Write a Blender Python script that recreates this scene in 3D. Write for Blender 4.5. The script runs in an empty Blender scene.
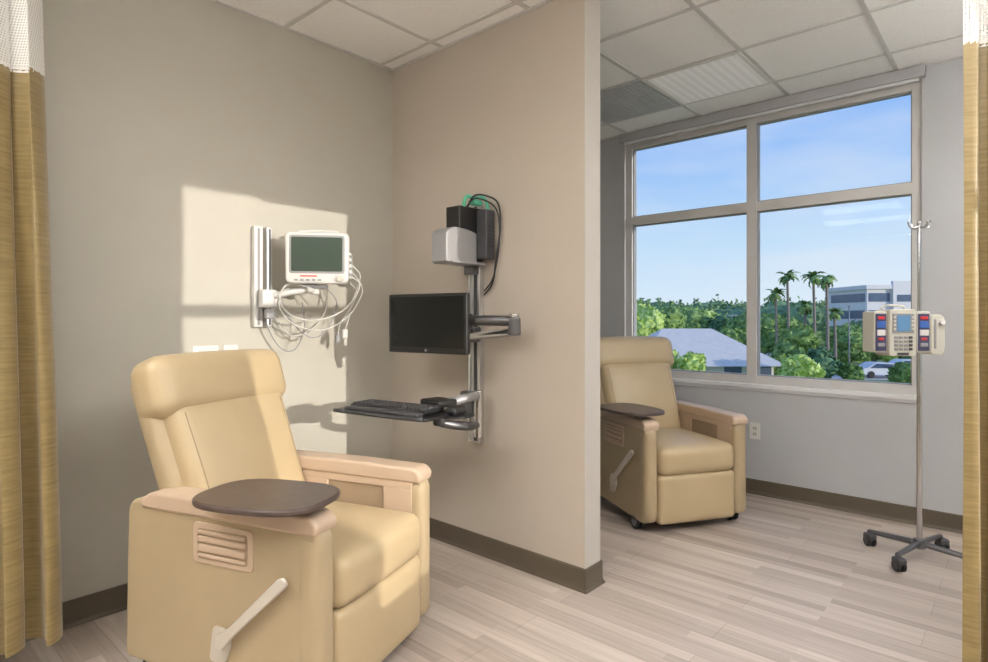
import bpy, bmesh, math, random
from mathutils import Vector, Matrix, noise
random.seed(7)
pi = math.pi
scene = bpy.context.scene
COL = scene.collection
try:
    scene.view_settings.view_transform = 'Standard'
except Exception:
    pass

# ------------------------------------------------------------------ materials
def new_mat(name):
    m = bpy.data.materials.new(name); m.use_nodes = True
    nt = m.node_tree
    b = nt.nodes.get('Principled BSDF')
    return m, nt, b

def mat(name, col, rough=0.5, metal=0.0, var=0.06, vscale=8.0, bump=0.0, bscale=60.0,
        coat=0.0, emit=None, estr=0.0, stretch=(1,1,1), spec=0.5):
    m, nt, b = new_mat(name)
    N, L = nt.nodes, nt.links
    b.inputs['Roughness'].default_value = rough
    b.inputs['Metallic'].default_value = metal
    b.inputs['Specular IOR Level'].default_value = spec
    if coat: b.inputs['Coat Weight'].default_value = coat
    tc = N.new('ShaderNodeTexCoord'); mp = N.new('ShaderNodeMapping')
    mp.inputs['Scale'].default_value = stretch
    L.new(tc.outputs['Object'], mp.inputs['Vector'])
    nz = N.new('ShaderNodeTexNoise'); nz.inputs['Scale'].default_value = vscale
    nz.inputs['Detail'].default_value = 4
    L.new(mp.outputs['Vector'], nz.inputs['Vector'])
    rp = N.new('ShaderNodeValToRGB')
    c = Vector(col[:3])
    rp.color_ramp.elements[0].position = 0.3; rp.color_ramp.elements[1].position = 0.7
    rp.color_ramp.elements[0].color = (*[max(0, x*(1-var)) for x in c], 1)
    rp.color_ramp.elements[1].color = (*[min(1, x*(1+var)) for x in c], 1)
    L.new(nz.outputs['Fac'], rp.inputs['Fac'])
    L.new(rp.outputs['Color'], b.inputs['Base Color'])
    if bump > 0:
        n2 = N.new('ShaderNodeTexNoise'); n2.inputs['Scale'].default_value = bscale
        n2.inputs['Detail'].default_value = 3
        L.new(mp.outputs['Vector'], n2.inputs['Vector'])
        bp = N.new('ShaderNodeBump'); bp.inputs['Strength'].default_value = bump
        bp.inputs['Distance'].default_value = 0.002
        L.new(n2.outputs['Fac'], bp.inputs['Height'])
        L.new(bp.outputs['Normal'], b.inputs['Normal'])
    if emit:
        b.inputs['Emission Color'].default_value = (*emit, 1)
        b.inputs['Emission Strength'].default_value = estr
    return m

M = {}
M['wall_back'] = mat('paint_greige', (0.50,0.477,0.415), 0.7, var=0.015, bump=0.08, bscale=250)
M['wall_part'] = mat('paint_greige_warm_lit', (0.50,0.440,0.375), 0.7, var=0.015, bump=0.08, bscale=250)  # same greige as the back wall, with warm light put into the colour
M['wall_end'] = mat('paint_greige_end_lit', (0.51,0.48,0.44), 0.7, var=0.015, bump=0.08, bscale=250)  # same greige again, its sunlit look painted in as a lighter tone
M['wall_win'] = mat('paint_greige_daylit', (0.48,0.49,0.51), 0.7, var=0.015, bump=0.08, bscale=250)  # same greige, with the window bay's cool daylight put into the colour
M['base'] = mat('vinyl_cove_base', (0.098,0.078,0.054), 0.45, var=0.05)
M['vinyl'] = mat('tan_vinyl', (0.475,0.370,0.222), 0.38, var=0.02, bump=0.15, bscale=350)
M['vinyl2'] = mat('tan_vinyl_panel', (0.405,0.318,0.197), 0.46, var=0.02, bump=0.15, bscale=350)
M['seam'] = mat('vinyl_seam', (0.28,0.21,0.12), 0.6)
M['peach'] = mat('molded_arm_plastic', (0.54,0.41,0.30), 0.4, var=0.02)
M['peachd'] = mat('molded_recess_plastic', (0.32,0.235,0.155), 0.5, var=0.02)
M['lever'] = mat('lever_pale_plastic', (0.58,0.53,0.46), 0.35, var=0.02)
M['tray'] = mat('dark_laminate', (0.072,0.050,0.043), 0.32, var=0.15, vscale=30, bump=0.1, bscale=200)
M['greyp'] = mat('grey_plastic', (0.30,0.30,0.31), 0.4, var=0.03)
M['dgrey'] = mat('dark_grey_plastic', (0.05,0.05,0.055), 0.4, var=0.05)
M['black'] = mat('black_plastic', (0.012,0.012,0.013), 0.35, var=0.05)
M['rubber'] = mat('black_rubber', (0.02,0.02,0.02), 0.7, var=0.05)
M['screen'] = mat('display_glass_black', (0.010,0.011,0.010), 0.22, var=0.02, spec=0.3)
M['gscreen'] = mat('display_glass_green', (0.045,0.068,0.052), 0.25, var=0.04)
M['white'] = mat('white_plastic', (0.70,0.69,0.67), 0.4, var=0.02)
M['cream'] = mat('cream_plastic', (0.60,0.58,0.51), 0.4, var=0.02)
M['cable'] = mat('cable_white', (0.60,0.59,0.56), 0.5, var=0.02)
M['alu'] = mat('brushed_aluminium', (0.62,0.62,0.62), 0.32, metal=0.9, var=0.05, stretch=(1,1,0.1), vscale=80)
M['chrome'] = mat('chrome_steel', (0.62,0.62,0.63), 0.18, metal=1.0, var=0.02)
M['steel_d'] = mat('dark_steel', (0.16,0.16,0.17), 0.35, metal=0.8, var=0.04)
M['silverp'] = mat('silver_painted_metal', (0.34,0.34,0.35), 0.4, metal=0.3, var=0.03)
M['frame'] = mat('window_frame_aluminium', (0.58,0.57,0.56), 0.45, metal=0.0, var=0.03)
M['sill'] = mat('sill_solid_surface', (0.74,0.75,0.78), 0.4, var=0.02)
M['valance'] = mat('shade_fascia', (0.44,0.44,0.46), 0.5, var=0.02)
M['tbar'] = mat('painted_white_trim', (0.74,0.73,0.71), 0.5, var=0.01)
M['grid'] = mat('ceiling_tbar', (0.62,0.61,0.60), 0.5, var=0.01)
M['red'] = mat('red_plastic', (0.55,0.03,0.03), 0.4)
M['blue'] = mat('blue_plastic', (0.04,0.12,0.42), 0.4)
M['lblue'] = mat('lcd_blue', (0.10,0.22,0.38), 0.25, emit=(0.1,0.25,0.5), estr=0.15)
M['redled'] = mat('red_led', (0.4,0.02,0.02), 0.3, emit=(1,0.05,0.05), estr=0.3)
M['greent'] = mat('green_tape', (0.10,0.50,0.32), 0.5)
M['purple'] = mat('dark_navy_plastic', (0.05,0.05,0.11), 0.4)
M['vent'] = mat('vent_metal', (0.50,0.51,0.53), 0.5)

def emit_mat(name, col, s, depth=0.6):
    m, nt, b = new_mat(name)
    N, L = nt.nodes, nt.links
    b.inputs['Base Color'].default_value = (0.85,0.85,0.85,1)
    tc = N.new('ShaderNodeTexCoord')
    w = N.new('ShaderNodeTexWave'); w.inputs['Scale'].default_value = 6; w.bands_direction = 'Y'
    L.new(tc.outputs['Object'], w.inputs['Vector'])
    mr = N.new('ShaderNodeMapRange'); mr.inputs['To Min'].default_value = s*depth; mr.inputs['To Max'].default_value = s
    L.new(w.outputs['Fac'], mr.inputs['Value'])
    b.inputs['Emission Color'].default_value = (*col, 1)
    L.new(mr.outputs['Result'], b.inputs['Emission Strength'])
    return m
M['lens_dim'] = emit_mat('light_lens_dimmed', (1,0.97,0.93), 0.15, 0.3)
M['lens'] = emit_mat('light_lens', (1,0.965,0.915), 16.5)
M['fill_uplens'] = emit_mat('added_uplight_glow', (1,0.975,0.95), 56.0)  # glow of the added, unseen uplights that lift the ceiling

def floor_mat():
    m, nt, b = new_mat('vinyl_plank_floor')
    N, L = nt.nodes, nt.links
    tc = N.new('ShaderNodeTexCoord'); mp = N.new('ShaderNodeMapping')
    mp.inputs['Rotation'].default_value = (0,0,pi/2)
    L.new(tc.outputs['Object'], mp.inputs['Vector'])
    def brick(w, h, c1, c2, off, mortar):
        br = N.new('ShaderNodeTexBrick')
        br.offset = off; br.offset_frequency = 2; br.squash = 1
        br.inputs['Scale'].default_value = 1
        br.inputs['Brick Width'].default_value = w
        br.inputs['Row Height'].default_value = h
        br.inputs['Mortar Size'].default_value = mortar
        br.inputs['Mortar Smooth'].default_value = 0.2
        br.inputs['Color1'].default_value = (*c1,1)
        br.inputs['Color2'].default_value = (*c2,1)
        br.inputs['Mortar'].default_value = (0.22,0.17,0.13,1)
        L.new(mp.outputs['Vector'], br.inputs['Vector'])
        return br
    b1 = brick(0.95, 0.052, (0.43,0.365,0.315), (0.65,0.58,0.52), 0.37, 0.0)
    b2 = brick(1.22, 0.156, (0.85,0.83,0.82), (1.0,1.0,1.0), 0.5, 0.0012)
    b2.inputs['Mortar'].default_value = (0.6,0.56,0.52,1)
    mx = N.new('ShaderNodeMix'); mx.data_type='RGBA'; mx.blend_type='MULTIPLY'
    mx.inputs[0].default_value = 1
    L.new(b1.outputs['Color'], mx.inputs[6]); L.new(b2.outputs['Color'], mx.inputs[7])
    mp2 = N.new('ShaderNodeMapping'); mp2.inputs['Scale'].default_value = (50, 1.8, 1)
    L.new(tc.outputs['Object'], mp2.inputs['Vector'])
    nz = N.new('ShaderNodeTexNoise'); nz.inputs['Scale'].default_value = 1.0; nz.inputs['Detail'].default_value = 6
    nz.inputs['Roughness'].default_value = 0.65
    L.new(mp2.outputs['Vector'], nz.inputs['Vector'])
    rp = N.new('ShaderNodeValToRGB')
    rp.color_ramp.elements[0].position = 0.3; rp.color_ramp.elements[0].color = (0.76,0.72,0.69,1)
    rp.color_ramp.elements[1].position = 0.68; rp.color_ramp.elements[1].color = (1.06,1.06,1.06,1)
    L.new(nz.outputs['Fac'], rp.inputs['Fac'])
    mx2 = N.new('ShaderNodeMix'); mx2.data_type='RGBA'; mx2.blend_type='MULTIPLY'; mx2.inputs[0].default_value = 0.85
    L.new(mx.outputs[2], mx2.inputs[6]); L.new(rp.outputs['Color'], mx2.inputs[7])
    L.new(mx2.outputs[2], b.inputs['Base Color'])
    b.inputs['Roughness'].default_value = 0.36
    return m
M['floor'] = floor_mat()

def ceil_mat():
    m, nt, b = new_mat('acoustic_tile')
    N, L = nt.nodes, nt.links
    tc = N.new('ShaderNodeTexCoord')
    nz = N.new('ShaderNodeTexNoise'); nz.inputs['Scale'].default_value = 90; nz.inputs['Detail'].default_value = 3
    L.new(tc.outputs['Object'], nz.inputs['Vector'])
    rp = N.new('ShaderNodeValToRGB')
    rp.color_ramp.elements[0].position = 0.30; rp.color_ramp.elements[0].color = (0.84,0.835,0.825,1)
    rp.color_ramp.elements[1].position = 0.42; rp.color_ramp.elements[1].color = (0.93,0.925,0.915,1)
    L.new(nz.outputs['Fac'], rp.inputs['Fac']); L.new(rp.outputs['Color'], b.inputs['Base Color'])
    b.inputs['Roughness'].default_value = 0.9
    return m
M['ceil'] = ceil_mat()

def fabric_mat():
    m, nt, b = new_mat('gold_curtain_fabric')
    N, L = nt.nodes, nt.links
    tc = N.new('ShaderNodeTexCoord'); mp = N.new('ShaderNodeMapping'); mp.inputs['Scale'].default_value = (5,5,60)
    L.new(tc.outputs['Object'], mp.inputs['Vector'])
    nz = N.new('ShaderNodeTexNoise'); nz.inputs['Scale'].default_value = 2; nz.inputs['Detail'].default_value = 3
    L.new(mp.outputs['Vector'], nz.inputs['Vector'])
    rp = N.new('ShaderNodeValToRGB')
    rp.color_ramp.elements[0].position = 0.3; rp.color_ramp.elements[0].color = (0.185,0.128,0.043,1)
    rp.color_ramp.elements[1].position = 0.7; rp.color_ramp.elements[1].color = (0.265,0.193,0.076,1)
    L.new(nz.outputs['Fac'], rp.inputs['Fac']); L.new(rp.outputs['Color'], b.inputs['Base Color'])
    b.inputs['Roughness'].default_value = 0.42
    b.inputs['Sheen Weight'].default_value = 0.3
    return m
M['fabric'] = fabric_mat()

def net_mat():
    m, nt, b = new_mat('white_netting')
    N, L = nt.nodes, nt.links
    b.inputs['Base Color'].default_value = (0.80,0.79,0.76,1)
    b.inputs['Roughness'].default_value = 0.8
    tc = N.new('ShaderNodeTexCoord')
    sp = N.new('ShaderNodeSeparateXYZ'); L.new(tc.outputs['UV'], sp.inputs[0])
    def cells(out):
        mu = N.new('ShaderNodeMath'); mu.operation='MULTIPLY'; mu.inputs[1].default_value = 1/0.009
        L.new(out, mu.inputs[0])
        fr = N.new('ShaderNodeMath'); fr.operation='FRACT'; L.new(mu.outputs[0], fr.inputs[0])
        gt = N.new('ShaderNodeMath'); gt.operation='GREATER_THAN'; gt.inputs[1].default_value = 0.5
        L.new(fr.outputs[0], gt.inputs[0]); return gt
    a, c = cells(sp.outputs[0]), cells(sp.outputs[1])
    mm = N.new('ShaderNodeMath'); mm.operation='MULTIPLY'
    L.new(a.outputs[0], mm.inputs[0]); L.new(c.outputs[0], mm.inputs[1])
    tr = N.new('ShaderNodeBsdfTransparent'); mix = N.new('ShaderNodeMixShader')
    L.new(mm.outputs[0], mix.inputs[0]); L.new(b.outputs[0], mix.inputs[1]); L.new(tr.outputs[0], mix.inputs[2])
    L.new(mix.outputs[0], N['Material Output'].inputs['Surface'])
    return m
M['net'] = net_mat()

def glass_mat():
    m, nt, b = new_mat('window_glass')
    N, L = nt.nodes, nt.links
    tr = N.new('ShaderNodeBsdfTransparent'); tr.inputs[0].default_value = (0.97,0.98,0.99,1)
    gl = N.new('ShaderNodeBsdfGlossy'); gl.inputs['Roughness'].default_value = 0.02
    mix = N.new('ShaderNodeMixShader'); mix.inputs[0].default_value = 0.005
    L.new(tr.outputs[0], mix.inputs[1]); L.new(gl.outputs[0], mix.inputs[2])
    L.new(mix.outputs[0], N['Material Output'].inputs['Surface'])
    return m
M['glass'] = glass_mat()

def leaf_mat(name, c1, c2, sc=1.6):
    m, nt, b = new_mat(name)
    N, L = nt.nodes, nt.links
    tc = N.new('ShaderNodeTexCoord')
    nz = N.new('ShaderNodeTexNoise'); nz.inputs['Scale'].default_value = sc; nz.inputs['Detail'].default_value = 8
    nz.inputs['Roughness'].default_value = 0.75
    L.new(tc.outputs['Object'], nz.inputs['Vector'])
    rp = N.new('ShaderNodeValToRGB')
    rp.color_ramp.elements[0].position = 0.38; rp.color_ramp.elements[0].color = (*c1,1)
    rp.color_ramp.elements[1].position = 0.62; rp.color_ramp.elements[1].color = (*c2,1)
    L.new(nz.outputs['Fac'], rp.inputs['Fac']); L.new(rp.outputs['Color'], b.inputs['Base Color'])
    b.inputs['Roughness'].default_value = 0.8
    return m
M['leafA'] = leaf_mat('foliage_green', (0.07,0.16,0.04), (0.40,0.56,0.17))
M['leafB'] = leaf_mat('foliage_far', (0.09,0.18,0.09), (0.30,0.44,0.19), 0.6)
M['leafC'] = leaf_mat('foliage_bright', (0.32,0.48,0.07), (0.80,0.92,0.34), 2)
M['leafD'] = leaf_mat('foliage_dark', (0.04,0.11,0.06), (0.22,0.38,0.17))
M['trunk'] = mat('bark', (0.30,0.25,0.20), 0.9, var=0.3)
M['roof'] = mat('roof_shingle_pale', (0.78,0.72,0.64), 0.8, var=0.06, vscale=2)
M['bwall'] = mat('stucco_white', (0.85,0.80,0.78), 0.8, var=0.03, vscale=1)
M['bglass'] = mat('tinted_glazing', (0.12,0.16,0.24), 0.2, var=0.1, vscale=1)
M['asphalt'] = mat('asphalt', (0.55,0.52,0.49), 0.9, var=0.1, vscale=0.5)
M['grass'] = leaf_mat('grass', (0.16,0.26,0.09), (0.38,0.46,0.20), 0.15)
M['carw'] = mat('car_paint_white', (0.75,0.75,0.76), 0.3)

# ------------------------------------------------------------------ mesh helpers
def finish(bm, name, m, parent=None, loc=(0,0,0), rot=(0,0,0), smooth=True, wn=False, recalc=True):
    me = bpy.data.meshes.new(name)
    if recalc: bmesh.ops.recalc_face_normals(bm, faces=bm.faces[:])
    bm.to_mesh(me); bm.free()
    if smooth:
        for p in me.polygons: p.use_smooth = True
    if m is not None:
        if isinstance(m, (list, tuple)):
            for q in m: me.materials.append(q)
        else: me.materials.append(m)
    o = bpy.data.objects.new(name, me); COL.objects.link(o)
    o.location = loc; o.rotation_euler = rot
    if parent: o.parent = parent
    if wn:
        md = o.modifiers.new('wn', 'WEIGHTED_NORMAL'); md.keep_sharp = False
    return o

def group(name, loc=(0,0,0), rz=0.0, parent=None):
    e = bpy.data.objects.new(name, None); COL.objects.link(e)
    e.empty_display_size = 0.1
    e.location = loc; e.rotation_euler = (0,0,rz)
    if parent: e.parent = parent
    return e

def rbox(name, size, loc, m, parent=None, rot=(0,0,0), bev=0.004, seg=2):
    bm = bmesh.new(); bmesh.ops.create_cube(bm, size=1)
    for v in bm.verts: v.co = Vector((v.co.x*size[0], v.co.y*size[1], v.co.z*size[2]))
    if bev > 0:
        bev = min(bev, min(size)*0.49)
        bmesh.ops.bevel(bm, geom=bm.edges[:], offset=bev, segments=seg, profile=0.5, affect='EDGES')
    return finish(bm, name, m, parent, loc, rot, smooth=bev>0, wn=bev>0)

def box2(name, a, b, m, parent=None, bev=0.0, seg=2):
    s = [abs(b[i]-a[i]) for i in range(3)]; c = [(a[i]+b[i])/2 for i in range(3)]
    return rbox(name, s, c, m, parent, bev=bev, seg=seg)

def boxes(name, lst, m, parent=None):
    bm = bmesh.new()
    for a, b in lst:
        r = bmesh.ops.create_cube(bm, size=1)
        for v in r['verts']:
            v.co = Vector([(a[i]+b[i])/2 + v.co[i]*abs(b[i]-a[i]) for i in range(3)])
    return finish(bm, name, m, parent, smooth=False)

def puff(name, size, r, loc, m, parent=None, rot=(0,0,0), n=14, dome=(0,0,0), taper=None):
    """soft cushion: rounded box with domed faces"""
    bm = bmesh.new(); bmesh.ops.create_cube(bm, size=2)
    bmesh.ops.subdivide_edges(bm, edges=bm.edges[:], cuts=n, use_grid_fill=True)
    h = Vector(size)/2
    rr = min(r, min(h)*0.98)
    for v in bm.verts:
        p = Vector([math.copysign(abs(c)**0.6, c) if c else 0 for c in v.co])
        q = Vector([p[i]*h[i] for i in range(3)])
        inner = Vector([max(-(h[i]-rr), min(h[i]-rr, q[i])) for i in range(3)])
        d = q - inner
        if d.length > 1e-9: q2 = inner + d.normalized()*rr
        else: q2 = q
        nx, ny, nz_ = [max(-1, min(1, q2[i]/h[i])) for i in range(3)]
        q2.z += dome[2]*nz_*(1-nx**2)*(1-ny**2)
        q2.y += dome[1]*ny*(1-nx**2)*(1-nz_**2)
        q2.x += dome[0]*nx*(1-ny**2)*(1-nz_**2)
        if taper: q2.x *= 1 + taper*nz_
        v.co = q2
    return finish(bm, name, m, parent, loc, rot, smooth=True)

def cyl(name, r, h, loc, m, parent=None, rot=(0,0,0), bev=0.0, n=28, r2=None):
    bm = bmesh.new()
    bmesh.ops.create_cone(bm, cap_ends=True, segments=n, radius1=r, radius2=r if r2 is None else r2, depth=h)
    if bev > 0:
        e = [e for e in bm.edges if len(e.link_faces)==2 and any(len(f.verts)>4 for f in e.link_faces)]
        bmesh.ops.bevel(bm, geom=e, offset=bev, segments=2, profile=0.5, affect='EDGES')
    o = finish(bm, name, m, parent, loc, rot, smooth=True, wn=True)
    if bev == 0:
        for p in o.data.polygons:
            if len(p.vertices) > 4: p.use_smooth = False
    return o

def round_poly(pts, radii, n=6):
    out = []; k = len(pts)
    for i in range(k):
        p0, p1, p2 = Vector(pts[i-1]), Vector(pts[i]), Vector(pts[(i+1)%k])
        r = radii[i] if isinstance(radii, (list,tuple)) else radii
        if r <= 0: out.append(tuple(p1)); continue
        a = (p0-p1).normalized(); b = (p2-p1).normalized()
        r = min(r, (p0-p1).length*0.49, (p2-p1).length*0.49)
        s, e = p1+a*r, p1+b*r
        for j in range(n+1):
            t = j/n
            q = s*(1-t)**2 + p1*2*t*(1-t) + e*t**2
            out.append((q.x, q.y))
    return out

def prism(name, outline, depth, m, parent=None, loc=(0,0,0), rot=(0,0,0), bev=0.004, seg=2):
    bm = bmesh.new()
    lo = [bm.verts.new((x,y,0)) for x,y in outline]
    f = bm.faces.new(lo)
    r = bmesh.ops.extrude_face_region(bm, geom=[f])
    vs = [v for v in r['geom'] if isinstance(v, bmesh.types.BMVert)]
    bmesh.ops.translate(bm, verts=vs, vec=(0,0,depth))
    if bev > 0:
        e = [e for e in bm.edges if any(len(f.verts)>4 for f in e.link_faces)]
        bmesh.ops.bevel(bm, geom=e, offset=bev, segments=seg, profile=0.5, affect='EDGES')
    return finish(bm, name, m, parent, loc, rot, smooth=True, wn=True)
YZ = (pi/2, 0, pi/2)   # outline (y,z), thickness +x

def tube(name, pts, r, m, parent=None, n=8, res=6, smooth_path=True, loc=(0,0,0)):
    P = [Vector(p) for p in pts]
    if smooth_path and len(P) > 2:
        Q = []
        for i in range(len(P)-1):
            p0 = P[max(i-1,0)]; p1 = P[i]; p2 = P[i+1]; p3 = P[min(i+2,len(P)-1)]
            for j in range(res):
                t = j/res
                Q.append(0.5*((2*p1)+(p2-p0)*t+(2*p0-5*p1+4*p2-p3)*t*t+(-p0+3*p1-3*p2+p3)*t**3))
        Q.append(P[-1]); P = Q
    bm = bmesh.new(); rings = []
    t0 = (P[1]-P[0]).normalized()
    up = Vector((0,0,1)) if abs(t0.z) < 0.9 else Vector((1,0,0))
    u = t0.cross(up).normalized()
    for i, p in enumerate(P):
        t = (P[min(i+1,len(P)-1)]-P[max(i-1,0)]).normalized()
        u = (u - t*u.dot(t)).normalized(); w = t.cross(u)
        rad = r if not callable(r) else r(i/(len(P)-1))
        rings.append([bm.verts.new(p + (u*math.cos(2*pi*k/n)+w*math.sin(2*pi*k/n))*rad) for k in range(n)])
    for a, b in zip(rings[:-1], rings[1:]):
        for k in range(n): bm.faces.new((a[k], a[(k+1)%n], b[(k+1)%n], b[k]))
    bm.faces.new(rings[0][::-1]); bm.faces.new(rings[-1])
    return finish(bm, name, m, parent, loc=loc, smooth=True)

def superellipse(a, b, e=2.8, n=56):
    o = []
    for i in range(n):
        t = 2*pi*i/n; c, s = math.cos(t), math.sin(t)
        o.append((a*math.copysign(abs(c)**(2/e), c), b*math.copysign(abs(s)**(2/e), s)))
    return o

# ------------------------------------------------------------------ room shell
CH = 2.745           # ceiling height
YB, XW, XL, YR = 2.867, 4.35, -2.6, -3.5
SZ = 0.745           # window opening bottom
box2('floor', (XL-0.2,YR-0.2,-0.12), (XW+0.2,YB+0.2,0), M['floor'])
ceil = box2('ceiling', (XL-0.2,YR-0.2,CH), (XW+0.2,YB+0.2,CH+0.15), M['ceil'])
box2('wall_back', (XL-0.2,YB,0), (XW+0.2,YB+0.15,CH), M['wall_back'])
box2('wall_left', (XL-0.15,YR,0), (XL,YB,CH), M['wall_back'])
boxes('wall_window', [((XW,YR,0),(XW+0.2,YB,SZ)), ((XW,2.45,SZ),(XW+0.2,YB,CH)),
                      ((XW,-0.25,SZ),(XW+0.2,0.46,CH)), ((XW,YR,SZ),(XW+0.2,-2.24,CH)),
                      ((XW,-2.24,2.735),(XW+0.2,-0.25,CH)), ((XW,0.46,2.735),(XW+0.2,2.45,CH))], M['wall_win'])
WX0, WX1 = 1.934, 3.20
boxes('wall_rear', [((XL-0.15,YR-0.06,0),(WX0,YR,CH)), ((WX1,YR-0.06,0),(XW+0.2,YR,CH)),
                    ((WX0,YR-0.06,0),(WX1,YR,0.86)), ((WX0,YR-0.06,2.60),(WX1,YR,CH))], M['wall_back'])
PX0, PX1, PY = 2.28, 2.408, 1.4845
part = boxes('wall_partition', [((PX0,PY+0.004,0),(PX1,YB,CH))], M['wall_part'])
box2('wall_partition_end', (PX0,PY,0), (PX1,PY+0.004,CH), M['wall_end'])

def cove(name, path, nrms):
    """vinyl cove base along a polyline with mitred corners; nrms = outward normal per segment"""
    prof = [(0,0),(0.018,0),(0.016,0.006),(0.010,0.016),(0.008,0.03),(0.008,0.100),(0.005,0.104),(0,0.104)]
    bm = bmesh.new(); rings=[]
    for i,p in enumerate(path):
        p = Vector(p)
        if i==0: n = Vector(nrms[0])
        elif i==len(path)-1: n = Vector(nrms[-1])
        else: n = Vector(nrms[i-1])+Vector(nrms[i])
        rings.append([bm.verts.new((p.x+n.x*t, p.y+n.y*t, z)) for t,z in prof])
    k = len(prof)
    for A,B in zip(rings[:-1], rings[1:]):
        for i in range(k):
            j=(i+1)%k; bm.faces.new((A[i],A[j],B[j],B[i]))
    bm.faces.new(rings[0]); bm.faces.new(rings[-1][::-1])
    return finish(bm, name, M['base'], smooth=False)
cove('baseboard_back', [(XL,YB),(PX0,YB)], [(0,-1)])
cove('baseboard_back_bay', [(PX1,YB),(XW,YB)], [(0,-1)])
cove('baseboard_partition', [(PX0,YB),(PX0,PY),(PX1,PY),(PX1,YB)], [(-1,0),(0,-1),(1,0)])
cove('baseboard_window', [(XW,YB),(XW,YR)], [(-1,0)])
cove('baseboard_left', [(XL,YR),(XL,YB)], [(1,0)])

# ceiling grid (exposed T-bars)
GX, GY = 3.40, 1.80
def strips(x0,x1,y0,y1):
    out = []
    xs = [GX+0.61*k for k in range(-10,2)]; ys = [GY+0.61*k for k in range(-9,2)]
    w = 0.012
    for x in xs:
        if x0 < x < x1: out.append(((x-w,y0,CH-0.005),(x+w,y1,CH+0.001)))
    for y in ys:
        if y0 < y < y1: out.append(((x0,y-w,CH-0.0054),(x1,y+w,CH+0.001)))
    return out
g = strips(XL,PX0,PY,YB) + strips(PX1,XW,PY,YB) + strips(XL,XW,YR,PY)
w=0.02
g += [((XL,YB-w,CH-0.006),(PX0,YB,CH)), ((PX0-w,PY,CH-0.006),(PX0,YB,CH)), ((PX1,PY,CH-0.006),(PX1+w,YB,CH)),
      ((PX1,YB-w,CH-0.006),(XW,YB,CH)), ((XW-w,2.49,CH-0.006),(XW,YB,CH)), ((XW-w,-0.21,CH-0.006),(XW,0.43,CH))]
grid = boxes('ceiling_grid', g, M['grid'], ceil)
grid.location = (-ceil.location[0], -ceil.location[1], -ceil.location[2])

# ceiling fixtures
def light(cx, cy, sx, sy, m):
    e = group('ceiling_light', (cx,cy,CH))
    rbox('lens', (sx-0.05,sy-0.05,0.006), (0,0,-0.007), m, e, bev=0.001)
    for s in (-1,1):
        rbox('trim_long', (sx,0.022,0.012), (0,s*(sy/2-0.012),-0.006), M['tbar'], e, bev=0.002)
        rbox('trim_short', (0.022,sy,0.0125), (s*(sx/2-0.012),0,-0.006), M['tbar'], e, bev=0.002)
light(GX+0.305, GY-0.305, 0.60, 0.60, M['lens_dim'])
for ix, iy in [(-3,-3),(-3,-6),(0,-4),(0,-6),(-6,-3),(-6,-6),(-8,0),(-6,0)]:
    light(GX+0.61*ix-0.305, GY+0.61*iy, 0.60, 1.21, M['lens'])
v = group('ceiling_vent', (GX+0.305,GY+0.305,CH))
rbox('face', (0.58,0.58,0.008), (0,0,-0.005), M['vent'], v, bev=0.002)
boxes('perforated_slats', [((-0.27,-0.27+0.03*k,-0.012),(0.27,-0.251+0.03*k,-0.008)) for k in range(18)], M['vent'], v)
# made-up hanging uplights out of view, added to brighten the ceiling
def fill_uplight(cx, cy, rz):
    e = group('added_fill_uplight', (cx,cy,2.30), rz)
    out = round_poly([(-0.13,0.03),(-0.10,-0.03),(0.10,-0.03),(0.13,0.03)], 0.01)
    prism('housing', out, 1.6, M['tbar'], e, loc=(-0.8,0,0), rot=YZ, bev=0.004)
    rbox('fill_glow_panel', (1.56,0.22,0.004), (0,0,0.033), M['fill_uplens'], e, bev=0.001)
    for s in (-1,1):
        tube('hanger', [(s*0.7,0,0.03),(s*0.7,0,CH-2.30)], 0.003, M['tbar'], e, smooth_path=False)
fill_uplight(-0.75, 1.55, pi/2)
fill_uplight(2.75, -0.80, 0)
fill_uplight(0.1, -1.1, 0)

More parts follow.
